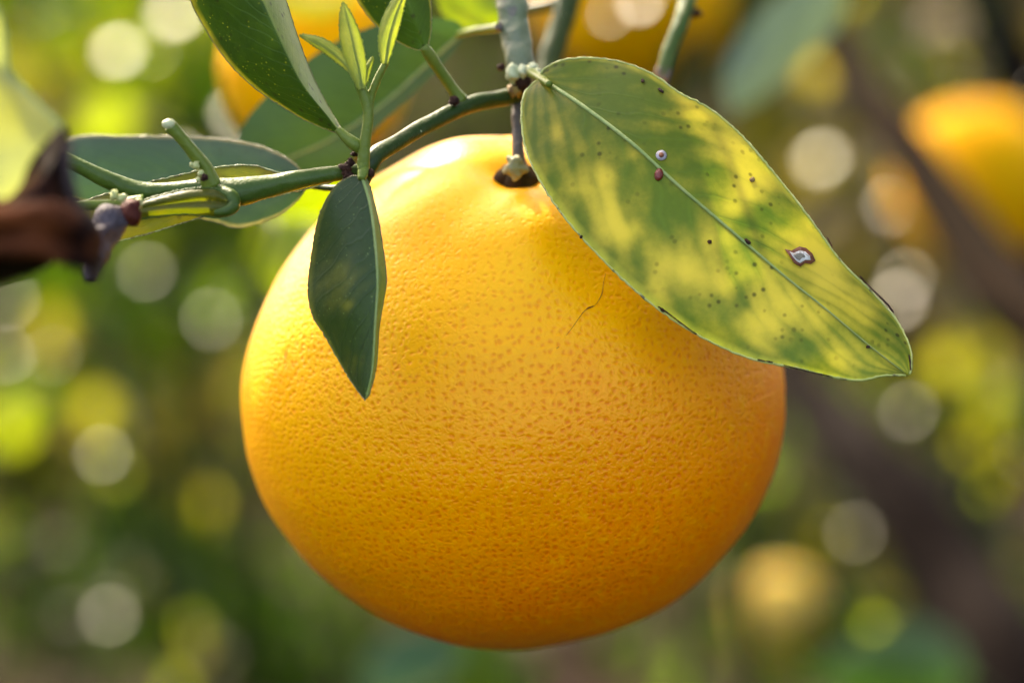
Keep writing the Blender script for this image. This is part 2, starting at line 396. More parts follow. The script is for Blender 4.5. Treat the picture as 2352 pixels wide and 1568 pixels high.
def shrub(name, label, cat, clumps, glints=(), length=.07, stemmat='twigd', seed=1, group=None):
    u, v, d = clumps[0][:3]
    top = P(u, v, d); base = Vector((top.x + .05, top.y + .1, 0.0))
    root = empty(name, base, label, cat, group)
    for (gu, gv, gd, gs, gt) in glints: glint_leaf(root, gu, gv, gd*(.8 if gd > 2 else 1), gs*(.8 if gd > 2 else 1), gt)
    r = np.random.default_rng(seed)
    parts = []
    rows = [[*base, .007], [*(base*.5+top*.5+Vector((.04, 0, 0))), .005], [*top, .003]]
    parts.append(tube(rows, 14, 8, .05, seed=seed, scale=20))
    Vs = []; Fs = []; Ts = []; o = 0
    for (u, v, d, ru, rv, rd, n, tints) in clumps:
        c = P(u, v, d); k = d*36/FOCAL/PX
        q = r.normal(0, 1, (n, 3)); q /= np.linalg.norm(q, axis=1)[:, None]; q *= r.random((n, 1))**.45
        pp = [c + RIGHT*(a*ru*k) + UP*(b*rv*k) + FWD*(e*rd) for a, b, e in q]
        def free(p):
            for g in GL:
                for ray in (S, (CAM-g).normalized()):
                    w_ = p-g; t = w_.dot(ray)
                    if t > 0 and (w_-ray*t).length < .045: return False
            return True
        pp = [p for p in pp if free(p)] or pp[:1]; n = len(pp)
        V, F, T = leafcloud(pp, length, tints, seed=seed+int(u))
        Vs.append(V); Fs += [tuple(i+o for i in f) for f in F]; Ts.append(T); o += len(V)
        parts.append(tube([[*base.lerp(top, .4), .005], [*((base.lerp(top, .4)+c)/2+Vector((0, 0, .03))), .004], [*c, .003]], 10, 6, .05, scale=20))
        for _ in range(5):
            e = pp[int(r.integers(n))]; parts.append(tube([[*c, .003], [*((c+e)/2+Vector((0, 0, .01))), .002], [*e, .0015]], 6, 5, 0, scale=20))
    V, F = merge(*parts); build('stem', V, F, M[stemmat], root)
    f = build('foliage', np.vstack(Vs), Fs, M['leafs'], root, attrs={'tint': np.vstack(Ts)}); f['kind'] = 'stuff'
    for _ in range(13 if d > 1.5 else 0):
        cu, cv, cdd, ru, rv = clumps[int(r.integers(len(clumps)))][:5]
        gu, gv = cu+r.normal()*ru*.6, cv+r.normal()*rv*.6
        if (gu-1178)**2+(gv-900)**2 < 720**2: continue
        glint_leaf(root, gu, gv, cdd*r.uniform(.75, 1.0), r.uniform(.007, .024), [PALE, PALEG, YEL, LIM, TAN[1], OLIVE[3]][int(r.integers(6))])
    return root
PALE = (.30, .31, .16); PALEG = (.20, .27, .14); YEL = (.17, .165, .015); LIM = (.14, .18, .015); GREY = (.35, .30, .25)
shrub('citrus_shrub', 'sunlit yellow green foliage blurred in the upper left corner', 'shrub',
      [(330, 180, 2.4, 360, 260, .4, 260, LIME + OLIVE[3:]), (60, 60, 1.8, 200, 200, .3, 120, LIME), (440, 330, 2.2, 220, 120, .3, 120, LIME + GREEN)],
      [(272, 117, 2.3, .040, PALE), (250, 275, 2.3, .05, LIM), (90, 180, 2.8, .04, OLIVE[3]), (400, 30, 2.6, .05, (.4, .36, .1))], length=.06, seed=11)
shrub('citrus_shrub', 'mid green foliage blurred below the twig at left of the fruit', 'shrub',
      [(450, 640, 2.4, 330, 150, .4, 240, LIME[:3] + GREEN), (640, 520, 1.6, 130, 120, .2, 60, LIME), (200, 760, 3.0, 260, 200, .4, 160, GREEN + OLIVE)],
      [(545, 680, 3.0, .050, PALEG), (480, 735, 3.2, .05, PALEG), (340, 580, 2.8, .04, LIM), (115, 770, 3.2, .05, OLIVE[3])], length=.06, seed=12)
shrub('citrus_shrub', 'dull green foliage with lime spots blurred at the middle left edge', 'shrub',
      [(40, 960, 2.6, 150, 200, .3, 140, LIME + OLIVE), (400, 1000, 3.2, 300, 160, .4, 110, TAN + OLIVE + GREEN[:2])],
      [(222, 940, 3.0, .045, YEL), (255, 985, 3.0, .035, LIM), (30, 980, 2.8, .05, LIM), (468, 1165, 3.1, .045, YEL)], length=.06, seed=13)
shrub('citrus_shrub', 'deep green foliage with pale round glints blurred in the lower left corner', 'shrub',
      [(320, 1330, 3.0, 380, 200, .4, 170, GREEN + TEAL + LIME[:1]), (620, 1480, 2.8, 260, 120, .3, 100, GREEN + LIME[:1])],
      [(163, 1412, 3.0, .040, GREY), (250, 1412, 3.1, .035, PALE), (135, 1240, 3.1, .045, GREY), (440, 1490, 3.1, .04, OLIVE[3]), (510, 1500, 3.2, .035, PALE)], length=.065, seed=14)
shrub('citrus_shrub', 'teal green leaves blurred under the bottom of the big fruit', 'shrub',
      [(930, 1520, 2.4, 170, 80, .3, 60, TEAL + GREEN), (1100, 1560, 2.2, 120, 70, .2, 40, GREEN)], length=.06, seed=15)
shrub('citrus_shrub', 'olive and tan foliage blurred right of the mottled leaf', 'shrub',
      [(1880, 400, 2.8, 260, 260, .5, 170, OLIVE + TAN), (2080, 700, 3.0, 240, 150, .4, 130, OLIVE + TAN), (2200, 130, 2.6, 240, 170, .4, 120, TAN + TEAL)],
      [(1885, 365, 2.9, .048, PALE), (1880, 160, 3.0, .040, (.17, .14, .03)), (2060, 690, 3.1, .045, (.5, .42, .30)), (2080, 640, 3.1, .03, (.5, .45, .35)), (2050, 470, 3.2, .04, TAN[1]), (2030, 230, 3, .045, TAN[1]), (2140, 60, 3, .045, TAN[1])], length=.06, seed=16)
shrub('citrus_shrub', 'yellow green foliage blurred at the middle right edge', 'shrub',
      [(2230, 900, 2.7, 190, 150, .4, 120, LIME + OLIVE), (2320, 1010, 2.8, 100, 120, .3, 50, OLIVE)],
      [(2175, 835, 3.0, .045, YEL), (2310, 900, 3.0, .045, PALE), (2280, 800, 3.1, .04, OLIVE[3])], length=.06, seed=17)
shrub('citrus_shrub', 'dark green leaves blurred in the lower right corner', 'shrub',
      [(2030, 1500, 2.0, 150, 70, .15, 50, GREEN), (1850, 1240, 3.0, 200, 150, .4, 80, TEAL + OLIVE), (2200, 1250, 2.8, 140, 200, .3, 60, TEAL)],
      [(2190, 1180, 3.0, .03, GREY), (2300, 1530, 3.0, .02, TAN[1])], length=.07, seed=18)

shrub('highlight_sapling', 'two pale leaves added to stand in for sun highlights on the top orange', 'sapling', [(1540, -300, 1.3, 60, 60, .05, 8, GREEN)],
      [(1470, 6, 1.25, .016, (.8, .78, .7)), (1400, 36, 1.25, .010, (.6, .55, .4))], length=.04, seed=19)  # pale leaves added to imitate sun highlights on the orange peel

# dark leaning trunk at the lower right and a brown limb crossing the far orange
def limb(name, rows, mat, label, cat, n=30, sides=12):
    root = empty(name, P(*rows[-1][:3]), label, cat); V, F = tube(px(rows), n, sides, .10, scale=14); build('bark', V, F, mat, root); return root
limb('leaning_tree', [(1750, 760, 2.3, 50), (1890, 950, 2.2, 80), (2060, 1130, 2.0, 105), (2210, 1360, 1.9, 125), (2340, 1620, 1.8, 145), (2480, 2300, 1.75, 130), (2520, 3200, 1.75, 150)], M['darkbark'],
     'dark leaning tree trunk blurred at the lower right of the fruit', 'tree')
limb('tree_limb', [(1880, 40, 1.25, 36), (1970, 200, 1.2, 46), (2080, 340, 1.15, 56), (2190, 490, 1.1, 64), (2310, 680, 1.05, 72), (2480, 860, 1.0, 42), (2700, 1300, .95, 50)], M['brownbark'],
     'thin dark brown limb crossing in front of the far right orange', 'tree limb')
limb('tree_limb', [(2240, -80, 2.2, 60), (2290, 60, 2.2, 66), (2350, 220, 2.2, 72), (2420, 500, 2.2, 80), (2480, 1100, 2.2, 90)], M['darkbark'],
     'dark upright limb blurred in the upper right corner', 'tree limb')

# ------------------------------------------------------------------ the fruits behind
def far_fruit(u, v, d, r_px, label, sq=(1, 1, .95), mat='peelbg'):
    k = d*36/FOCAL/PX
    root = empty('orange', P(u, v, d), label, 'orange', 'oranges hanging out of focus behind the big one')
    V, F = ball(P(u, v, d), r_px*k, 40, 28, sq, .06, u); build('peel', V, F, M[mat], root)
    top = P(u, v, d) + UP*(r_px*k*sq[2]*.97)
    V, F = ball(top, .006, 10, 6, (1, 1, .4), .3); build('calyx', V, F, M['twigd'], root)
    V, F = tube([[*top, .0016], [*(top+UP*.02+RIGHT*.004), .0015], [*(top+UP*.05+RIGHT*.002), .0018], [*(top+UP*.12-FWD*.01), .002]], 12, 8); build('stalk', V, F, M['twigd'], root)
    return root
far_fruit(725, 165, .70, 215, 'blurred orange behind the young shoot and the upper left leaf', (1, 1, 1))
far_fruit(1450, -20, 1.35, 225, 'blurred orange behind the twig at the top centre right')
far_fruit(2250, 425, 1.45, 200, 'blurred orange crossed by a brown limb at the right edge', (1, 1, .95))
far_fruit(1790, 1400, 2.0, 104, 'small pale blurred orange low at the right of the big fruit', mat='peelpale')

# ------------------------------------------------------------------ the big fruit
FC = (1178, 930, .500); FK = FC[2]*36/FOCAL/PX
fc = P(*FC)
pole = Vector((.015, .868, .495)).normalized()       # right, up, towards the camera
def fruit_pt(n):
    n = n.normalized()
    up = n.y
    sy = 612 if up > 0 else 557
    rx = 622*(1 - .035*max(0, up)**1.5 - .03*max(0, -up)**3)
    p = Vector((n.x*rx, up*sy, n.z*600))
    ang = math.acos(max(-1, min(1, n.dot(pole))))
    k = 1 - .075*math.exp(-(ang/.13)**2) + .022*math.exp(-((ang-.34)/.16)**2)
    az = math.atan2(n.x-pole.x*n.dot(pole), n.dot(Vector((0, -pole.z, pole.y))))
    k += .012*math.exp(-((ang-.42)/.25)**2)*math.sin(az*5+1.0)
    k += .010*noise.noise(Vector(n)*2.2) + .0045*noise.noise(Vector(n)*6)
    p *= k*FK
    return fc + RIGHT*p.x + UP*p.y - FWD*p.z
def make_fruit():
    root = empty('orange', fc, 'large mature yellow orange citrus fruit in focus, hanging below the green twig', 'orange')
    seg, ring = 360, 220; V = []; F = []; PA = []; SHD = []; UVP = []
    for i in range(ring+1):
        a = math.pi*i/ring
        for j in range(seg):
            b = 2*math.pi*j/seg
            n = Vector((math.sin(a)*math.cos(b), math.cos(a), math.sin(a)*math.sin(b)))
            V.append(fruit_pt(n)); SHD.append(.53 - .66*n.dot(Vector((-.45, .85, .1)).normalized())); PA.append(.22 + .78*min(1, max(0, (.72-n.y)/.6)))  # reddening grows away from the upper left, painting in shade
            an = math.acos(max(-1, min(1, n.z))); az = math.atan2(n.y, n.x); UVP.append((an*math.cos(az)*46, an*math.sin(az)*46))
    for i in range(ring):
        for j in range(seg):
            k = (j+1) % seg; F.append((i*seg+j, (i+1)*seg+j, (i+1)*seg+k, i*seg+k)[::-1])
    F = [f if len(set(f)) == 4 else f for f in F]
    peel = build('peel', [tuple(v) for v in V], F, M['peel'], root, uv=UVP, attrs={'pores': PA, 'shaded': SHD})
    VV = np.array([tuple(v) for v in V])
    d = (VV - np.array(CAM)) @ np.array(FWD); kk = d*36/FOCAL/PX
    uu = (VV - np.array(CAM)) @ np.array(RIGHT)/kk + 1176; vv = 784 - (VV - np.array(CAM)) @ np.array(UP)/kk
    front = d < FC[2]
    def surf(u, v, lift=0):
        q = (uu-u)**2 + (vv-v)**2 + (~front)*1e9; i = np.argsort(q)[:4]; wt = 1/(q[i]+1)
        dd = (d[i]*wt).sum()/wt.sum(); return P(u, v, dd-lift)
    # hairline scars on the peel
    for line, rad in (([(1391, 628), (1386, 650), (1382, 676), (1366, 702), (1345, 712), (1330, 730), (1312, 756), (1300, 770)], .00010),
                      ([(1366, 702), (1352, 706), (1345, 712)], .00016), ([(660, 800), (657, 815), (655, 828)], .00022), ([(1284, 796), (1278, 800)], .00018)):
        p = [surf(a, b) for a, b in line]
        rows = [[*q, rad*(.35+.7*random.random())] for q in p]; rows[0][3] = rows[-1][3] = rad*.3
        V, F = tube(rows, 24, 6, .3, scale=1500); build('scar', V, F, M['scarline'], peel)
    # calyx: five blunt lobes round the stalk
    c = fruit_pt(pole); ax = (RIGHT*pole.x + UP*pole.y - FWD*pole.z).normalized()
    e1 = ax.orthogonal().normalized(); e2 = ax.cross(e1)
    V = []; F = []; N = 60
    for i, (rr, hh) in enumerate([(.0, .0026), (.35, .0025), (.6, .0022), (.85, .0016), (1, .0008), (1, -.0006)]):
        for j in range(N):
            th = 2*math.pi*j/N; lobe = .75 + .25*abs(math.cos(th*2.5))**.6 if i > 1 else 1
            r = .0040*rr*lobe
            V.append(c + ax*(hh+.0008) + (e1*math.cos(th) + e2*math.sin(th))*r)
    for i in range(5):
        for j in range(N):
            k = (j+1) % N; F.append((i*N+j, i*N+k, (i+1)*N+k, (i+1)*N+j))
    cal = build('calyx', [tuple(q) for q in V], F, M['darkcal'], root)
    # the pale sepal at the left of the stalk
    p = P(1184, 384, .4715)
    V, F = ball(p, .0017, 18, 12, (1.0, .55, .95), .9, 4); build('sepal', V, F, M['cream'], root)
    return surf
surf = make_fruit()

# ------------------------------------------------------------------ leaves near the camera
def leaf(parent, mid, le, re, mats, cup=.12, nu=70, nv=9, rough_edge=.012, rib=None, rim=None, ribr=(.0006, .00015), rimr=.00018, off=None, wave=.0,
         attr=None, label=None, seed=0, name='leaf'):
    o = np.array(off if off is not None else (0, 0, 0))
    m = spline(px(mid), nu) + o; l = spline(px(le), nu) + o; r = spline(px(re), nu) + o
    V = []; UV = []; F = []; MI = []; toC = np.array(-FWD)
    for i in range(nu):
        for s, e in ((-1, l), (1, r)):
            js = range(nv, 0, -1) if s < 0 else range(0, nv+1)
            wd = np.linalg.norm(e[i]-m[i])
            for j in js:
                t = j/nv
                p = m[i] + (e[i]-m[i])*t + toC*(cup*wd*4*t*(1-t))
                if j == nv: p = p + (e[i]-m[i])/(wd+1e-9)*rough_edge*.02*noise.noise(Vector((i*.9, seed, s)))
                p = p + toC*wave*noise.noise(Vector(p*90)+Vector((seed, 0, 0)))*t
                V.append(p); UV.append((i/(nu-1), .5+.5*s*t))
    W = 2*nv+1
    for i in range(nu-1):
        for j in range(W-1):
            F.append((i*W+j, i*W+j+1, (i+1)*W+j+1, (i+1)*W+j)); MI.append(0 if j < nv else (1 if len(mats) > 1 else 0))
    at = {}
    if attr:
        VV = np.array(V); d = (VV-np.array(CAM)) @ np.array(FWD); kk = d*36/FOCAL/PX
        uu = (VV-np.array(CAM)) @ np.array(RIGHT)/kk + 1176; vv = 784-(VV-np.array(CAM)) @ np.array(UP)/kk
        a = np.zeros(len(V))
        for (bu, bv, br, bs, el, an) in attr[1]:
            ca, sa = math.cos(an), math.sin(an); X = (uu-bu)*ca+(vv-bv)*sa; Y = -(uu-bu)*sa+(vv-bv)*ca
            a = a + bs*np.exp(-((X/(br*el))**2+(Y/br)**2))
        at[attr[0]] = np.clip(a, -.5, 1.2)
    ob = build(name, V, F, mats, parent, uv=UV, attrs=at, mi=MI)
    if label: ob['label'] = label
    if rib:
        rr = [[*(p-toC*.00008), ribr[0]+(ribr[1]-ribr[0])*i/(nu-1)] for i, p in enumerate(m)][::3]
        Vr, Fr = tube(rr, 60, 8, .06, scale=900); build('midrib', Vr, Fr, rib, ob)
    if rim:
        E = [V[i*W] for i in range(nu)]; E2 = [V[i*W+W-1] for i in range(nu)]
        vf = []
        for e in (E, E2):
            rows = [[*p, rimr*(.7+.6*abs(noise.noise(Vector((k*.45, seed, 2)))))] for k, p in enumerate(e)][1:-1]
            vf.append(tube(rows, 150, 6, .25, scale=1400))
        Vr, Fr = merge(*vf); build('margin', Vr, Fr, rim, ob)
    return ob, np.array(V)
def on_leaf(VV, u, v, lift=.0003):
    d = (VV-np.array(CAM)) @ np.array(FWD); kk = d*36/FOCAL/PX
    uu = (VV-np.array(CAM)) @ np.array(RIGHT)/kk+1176; vv = 784-(VV-np.array(CAM)) @ np.array(UP)/kk
    q = (uu-u)**2+(vv-v)**2; i = np.argsort(q)[:4]; wt = 1/(q[i]+1); return P(u, v, (d[i]*wt).sum()/wt.sum()-lift)

node = P(1195, 190, .476)
branch = empty('citrus_branch', node, 'green citrus twig with leaves and a young shoot, holding the big fruit in focus', 'branch')

# --- wood
V, F = tube(px([(1172, -260, .49, 40), (1170, -80, .485, 38), (1176, 20, .48, 36), (1186, 90, .478, 35), (1196, 150, .476, 32), (1205, 185, .476, 24), (1208, 205, .477, 14)]), 60, 20, .10, scale=420)
build('stem', V, F, M['stem'], branch)
V, F = tube(px([(1204, 190, .477, 30), (1200, 220, .478, 26), (1194, 260, .477, 19), (1190, 310, .476, 14), (1190, 350, .475, 14), (1192, 385, .476, 22)]), 50, 16, .10, scale=500)
build('fruit_stalk', V, F, M['stalk'], branch)
V, F = tube(px([(1196, 215, .477, 20), (1160, 225, .475, 19), (1080, 240, .470, 19), (980, 288, .463, 19), (900, 335, .456, 20), (862, 358, .453, 22), (846, 385, .452, 21), (838, 420, .453, 12)]), 80, 18, .05, scale=260)
tw = build('side_twig', V, F, M['twigd'], branch)
V, F = tube(px([(838, 392, .452, 17), (790, 396, .451, 17), (700, 410, .449, 21), (620, 427, .448, 26), (545, 441, .447, 33), (480, 436, .447, 28), (400, 438, .447, 20), (320, 440, .447, 24), (250, 414, .446, 21), (180, 380, .445, 17), (110, 345, .444, 17)]), 110, 18, .05, scale=260)
build('side_twig', V, F, M['twig'], branch)
V, F = tube(px([(486, 425, .446, 24), (470, 385, .445, 18), (440, 345, .444, 15), (410, 310, .443, 15), (391, 289, .4425, 16)]), 40, 16, .05)
st = build('cut_stub', V, F, M['twigp'], branch)
V, F = ball(P(388, 285, .4420), .00108, 14, 10, (1, .8, .75), .15); build('cut_end', V, F, M['cut'], st)
# swollen leaf base curling under the twig
V, F = tube(px([(500, 440, .446, 22), (528, 452, .4445, 20), (536, 470, .4438, 17), (520, 484, .4432, 14), (492, 488, .443, 10)]), 50, 18, .08)
lb = build('petiole', V, F, M['twig'], branch)
V, F = tube(px([(330, 462, .444, 16), (250, 470, .443, 13), (180, 472, .441, 12), (110, 478, .440, 12)]), 30, 14, .05); build('side_twig', V, F, M['twigp'], branch)
# purple grey broken snag next to the withered leaf
V, F = merge(tube(px([(318, 470, .436, 8), (285, 492, .434, 22), (245, 515, .431, 36), (222, 560, .428, 32), (212, 610, .425, 22), (208, 645, .424, 12)]), 40, 16, .25, scale=300))
sn = build('snag', V, F, bark_mat('purple_grey_bark', (.045, .035, .045), (.11, .10, .13), 260, .6, .2, bump=.9, extra=(.03, .01, .008)), branch)
V, F = ball(P(300, 488, .4325), .0017, 14, 10, (1, .8, 1.2), .4, 2); build('scab', V, F, bark_mat('red_brown_scab', (.06, .008, .005), (.10, .02, .01), 500, .6, .2), sn)
for i, (u, v, d, r, m) in enumerate([(318, 468, .4335, 12, 'bud'), (262, 448, .440, 11, 'bud'), (450, 380, .443, 9, 'bud'), (462, 398, .4425, 8, 'bud'), (440, 378, .443, 5, 'bud'), (470, 408, .442, 9, 'scab'),
                        (455, 412, .442, 6, 'bud'), (498, 448, .4435, 6, 'bud'), (520, 452, .4435, 5, 'bud'), (280, 455, .440, 10, 'bud'),
                        (795, 388, .4490, 14, 'scab'), (800, 405, .4488, 13, 'scab'), (806, 372, .4492, 9, 'scab'), (815, 352, .4495, 9, 'scab'), (850, 398, .4475, 10, 'scab'),
                        (1185, 205, .4740, 18, 'orangey'), (1200, 190, .4730, 20, 'scab'), (1215, 205, .4735, 14, 'scab'), (1180, 170, .4725, 19, 'cut'), (1200, 165, .4720, 15, 'cut'), (1222, 158, .4710, 13, 'cut'), (1235, 166, .4690, 9, 'cut'), (1150, 155, .474, 9, 'scab'), (1146, 62, .4770, 10, 'stalk'),
                        (963, 302, .4605, 8, 'cut'), (1043, 232, .4660, 12, 'scab'), (852, 210, .4470, 7, 'bud'), (834, 386, .4475, 13, 'twigp')]):
    V, F = ball(P(u, v, d), r*d*36/FOCAL/PX, 12, 8, (1, 1, 1), .7, i); o = build({'bud': 'bud', 'cut': 'bud_scale', 'twigp': 'bud'}.get(m, 'scab'), V, F, M[m], branch)
# petioles
def petiole(rows, mat, n=24): V, F = tube(px(rows), n, 12, .05); return build('petiole', V, F, mat, branch)
petiole([(1222, 168, .470, 12), (1240, 178, .464, 10), (1262, 194, .459, 8)], M['twigp'])                       # mottled leaf
petiole([(838, 345, .449, 14), (815, 332, .448, 16), (795, 316, .448, 13), (774, 296, .448, 8)], M['twigp'])         # upper left leaf
petiole([(1058, 232, .469, 18), (1040, 205, .468, 13), (1012, 165, .466, 13), (985, 125, .464, 14), (972, 106, .463, 10)], M['twigp'])
petiole([(1178, 60, .482, 10), (1130, 66, .490, 10), (1085, 72, .497, 8), (1050, 80, .503, 6)], M['twigp'])
petiole([(836, 380, .449, 12), (834, 396, .447, 13), (830, 412, .446, 9)], M['twigp'])

# --- the mottled leaf; blobs hold its yellowing plus painted sun and shade
blob = [(1400, 210, 85, -.34, 1.6, .3), (1560, 330, 55, -.32, 1.6, .8), (1650, 420, 40, -.2, 1.4, .8), (1280, 310, 26, .55, 1, 0), (1382, 400, 30, .6, 1.3, .9), (1400, 475, 34, .75, 1.4, 1.2), (1410, 530, 34, .8, 1.2, .8), (1455, 530, 26, .45, 1, 0), (1448, 354, 20, .5, 1, 0),  # leading negative blobs darken the half lying in shadow
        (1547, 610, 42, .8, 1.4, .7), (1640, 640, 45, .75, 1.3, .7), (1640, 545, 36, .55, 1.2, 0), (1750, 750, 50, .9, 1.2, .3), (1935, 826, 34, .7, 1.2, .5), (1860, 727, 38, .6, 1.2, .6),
        (1712, 345, 66, .95, 1.3, .9), (1600, 250, 40, .8, 1.5, 1.2), (1723, 431, 44, .7, 1.2, 0), (1684, 475, 34, .5, 1, 0), (1870, 565, 60, .95, 1.4, .9), (1900, 640, 42, .8, 1.2, .9), (1767, 672, 36, .5, 1.3, .8),  # first two put the sunlit patch into the yellow
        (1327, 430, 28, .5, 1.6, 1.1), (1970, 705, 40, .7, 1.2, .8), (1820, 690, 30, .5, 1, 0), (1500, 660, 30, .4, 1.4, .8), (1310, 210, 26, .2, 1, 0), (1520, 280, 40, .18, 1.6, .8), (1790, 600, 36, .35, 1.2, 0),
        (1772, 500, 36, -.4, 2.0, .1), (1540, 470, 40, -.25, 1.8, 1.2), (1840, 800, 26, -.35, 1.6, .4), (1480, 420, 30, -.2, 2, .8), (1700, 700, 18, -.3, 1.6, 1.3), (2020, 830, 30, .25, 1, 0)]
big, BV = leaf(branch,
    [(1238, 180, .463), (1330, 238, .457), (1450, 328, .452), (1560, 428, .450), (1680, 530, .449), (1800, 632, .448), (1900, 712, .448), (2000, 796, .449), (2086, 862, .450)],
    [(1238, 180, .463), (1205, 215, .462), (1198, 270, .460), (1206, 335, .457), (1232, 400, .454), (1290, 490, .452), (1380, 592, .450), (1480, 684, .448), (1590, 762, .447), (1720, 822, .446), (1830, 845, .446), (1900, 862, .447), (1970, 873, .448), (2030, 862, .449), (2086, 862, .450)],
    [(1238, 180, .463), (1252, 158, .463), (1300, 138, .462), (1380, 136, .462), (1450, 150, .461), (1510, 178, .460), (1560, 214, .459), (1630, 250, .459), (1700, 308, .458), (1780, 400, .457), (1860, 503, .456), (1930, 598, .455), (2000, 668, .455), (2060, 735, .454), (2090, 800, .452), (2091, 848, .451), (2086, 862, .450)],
    [M['big']], cup=.05, nu=170, nv=34, rib=M['rib'], rim=M['rim'], ribr=(.00042, .00010), rimr=.00022, attr=('chlorosis_light', blob), label='large yellow and green mottled leaf with brown spots, right of the fruit stalk', wave=.0012, seed=3)
def disc(parent, name, outline, mat, VV, lift=.0003, dome=0.0):
    c = np.mean(np.array(outline), 0); cp = on_leaf(VV, *c, lift+dome)
    V = [cp] + [on_leaf(VV, *(c+(np.array(q)-c)*.6), lift+dome*.8) for q in outline] + [on_leaf(VV, *q, lift) for q in outline]; n = len(outline)
    V += [on_leaf(VV, *q, -.0002) for q in outline]
    F = [(0, 1+i, 1+(i+1) % n) for i in range(n)] + [(1+i, 1+n+i, 1+n+(i+1) % n, 1+(i+1) % n) for i in range(n)] + [(1+n+i, 1+2*n+i, 1+2*n+(i+1) % n, 1+n+(i+1) % n) for i in range(n)]
    return build(name, [tuple(v) for v in V], F, mat, parent)
def ring_pts(u, v, a, b, n=14, ang=0, jit=.1):
    return [(u+(math.cos(t)*a*math.cos(ang)-math.sin(t)*b*math.sin(ang))*(1+jit*(random.random()-.5)), v+(math.cos(t)*a*math.sin(ang)+math.sin(t)*b*math.cos(ang))*(1+jit*(random.random()-.5))) for t in np.linspace(0, 2*math.pi, n, endpoint=False)]
rb = bark_mat('red_brown_rim', (.20, .05, .010), (.10, .02, .006), 600, .5)
hole = [(1806, 574), (1820, 577), (1836, 569), (1850, 572), (1863, 583), (1869, 597), (1860, 604), (1848, 602), (1838, 609), (1826, 603), (1816, 588)]
hole = [(1837+(a-1837)*1.12, 589+(b-589)*1.15) for a, b in hole]
disc(big, 'scar_rim', hole, rb, BV, .00035)
inner = [(1813, 577), (1822, 581), (1838, 575), (1850, 578), (1860, 587), (1862, 597), (1850, 597), (1838, 604), (1830, 600), (1820, 588)]
disc(big, 'scar_membrane', inner, M['white'], BV, .0005)
gl = [(1823, 585), (1836, 581), (1846, 583), (1850, 590), (1842, 592), (1836, 598), (1830, 595)]
disc(big, 'scar_hollow', gl, bark_mat('grey_hollow', (.16, .14, .10), (.22, .2, .15), 500, .3), BV, .00065)
disc(big, 'spot', ring_pts(1513, 401, 10, 15, ang=.2), M['redspot'], BV, .0003, .0003)
disc(big, 'scale_shell', ring_pts(1519, 357, 13, 12), bark_mat('grey_shell', (.36, .32, .36), (.26, .24, .26), 400, .4), BV, .0003, .0003)
disc(big, 'scale_centre', ring_pts(1519, 356, 6, 6), rb, BV, .0007, .0003)
for (u, v, a, b, g) in ((1717, 555, 9, 5, .8), (1476, 186, 5, 5, 0), (1518, 208, 8, 4, .6), (1522, 712, 7, 4, .6), (1335, 544, 4, 4, 0), (1630, 555, 5, 5, 0), (1994, 796, 5, 4, 0), (1728, 412, 7, 6, 0)):
    disc(big, 'spot', ring_pts(u, v, a, b, 10, g, .4), M['scab'] if u != 1728 else M['orangey'], BV, .00025, .0002)
# blackened worn stretches of the lower and upper margin
for line in ([(1512, 704), (1530, 716), (1575, 750), (1600, 768)], [(1740, 826), (1775, 832)], [(1800, 838), (1830, 846), (1870, 856), (1905, 863)], [(1975, 634), (1995, 655), (2015, 675), (2040, 700), (2052, 718)], [(2088, 815), (2092, 850)], [(1900, 545), (1912, 565)]):
    rows = [[*on_leaf(BV, a, b, .0002), .00007+.00009*random.random()] for a, b in line]
    V, F = tube(rows, 20, 6, .4, scale=1600); build('worn_edge', V, F, M['scab'], big)

# --- small hanging leaf
leaf(branch, [(830, 402, .4465), (850, 470, .4445), (862, 560, .4430), (867, 650, .4425), (862, 740, .4425), (855, 850, .443), (840, 918, .444)],
     [(830, 402, .4465), (800, 408, .4472), (765, 435, .4480), (732, 500, .4490), (714, 590, .4493), (706, 670, .4490), (718, 728, .4485), (742, 766, .448), (770, 816, .447), (803, 872, .446), (836, 916, .4445), (840, 918, .444)],
     [(830, 402, .4465), (846, 418, .4465), (868, 500, .4465), (883, 590, .4465), (888, 645, .4465), (880, 700, .4465), (870, 760, .446), (864, 840, .4455), (850, 900, .4445), (840, 918, .444)],
     [M['small'], M['pale_under']], cup=.10, nu=110, nv=16, rib=M['rib'], rim=M['rimdark'], ribr=(.00026, .00016), rimr=.00012, attr=('chlorosis_light', [(800, 650, 400, -.24, 1, 0), (785, 630, 50, .40, 1.2, 0), (800, 700, 14, .7, 1.5, 0), (770, 690, 30, .25, 1, 0), (840, 730, 40, -.5, 1, 0), (770, 780, 22, .15, 1, 0), (815, 830, 25, .25, 1, 0), (780, 480, 50, -.15, 1, 0), (830, 560, 40, -.2, 2, 1.5), (740, 560, 30, 0, 1, 0)]), label='small dark waxy leaf hanging in front of the fruit', wave=.0025, seed=5)
# --- folded upper left leaf
leaf(branch, [(775, 298, .448), (750, 264, .447), (692, 190, .445), (642, 90, .443), (600, -5, .442), (575, -70, .442)],
     [(775, 298, .448), (765, 303, .4485), (700, 276, .450), (650, 246, .451), (590, 206, .452), (530, 150, .452), (480, 80, .452), (438, 0, .451), (425, -80, .449)],
     [(775, 298, .448), (785, 300, .449), (752, 242, .452), (716, 170, .453), (682, 80, .454), (656, 0, .454), (625, -75, .450)],
     [M['dark'], M['pale_under']], cup=.10, nu=110, nv=18, rim=M['rimdark'], rimr=.00013, label='dark green folded leaf pointing up at the upper left', wave=.001, seed=8, rough_edge=.014)
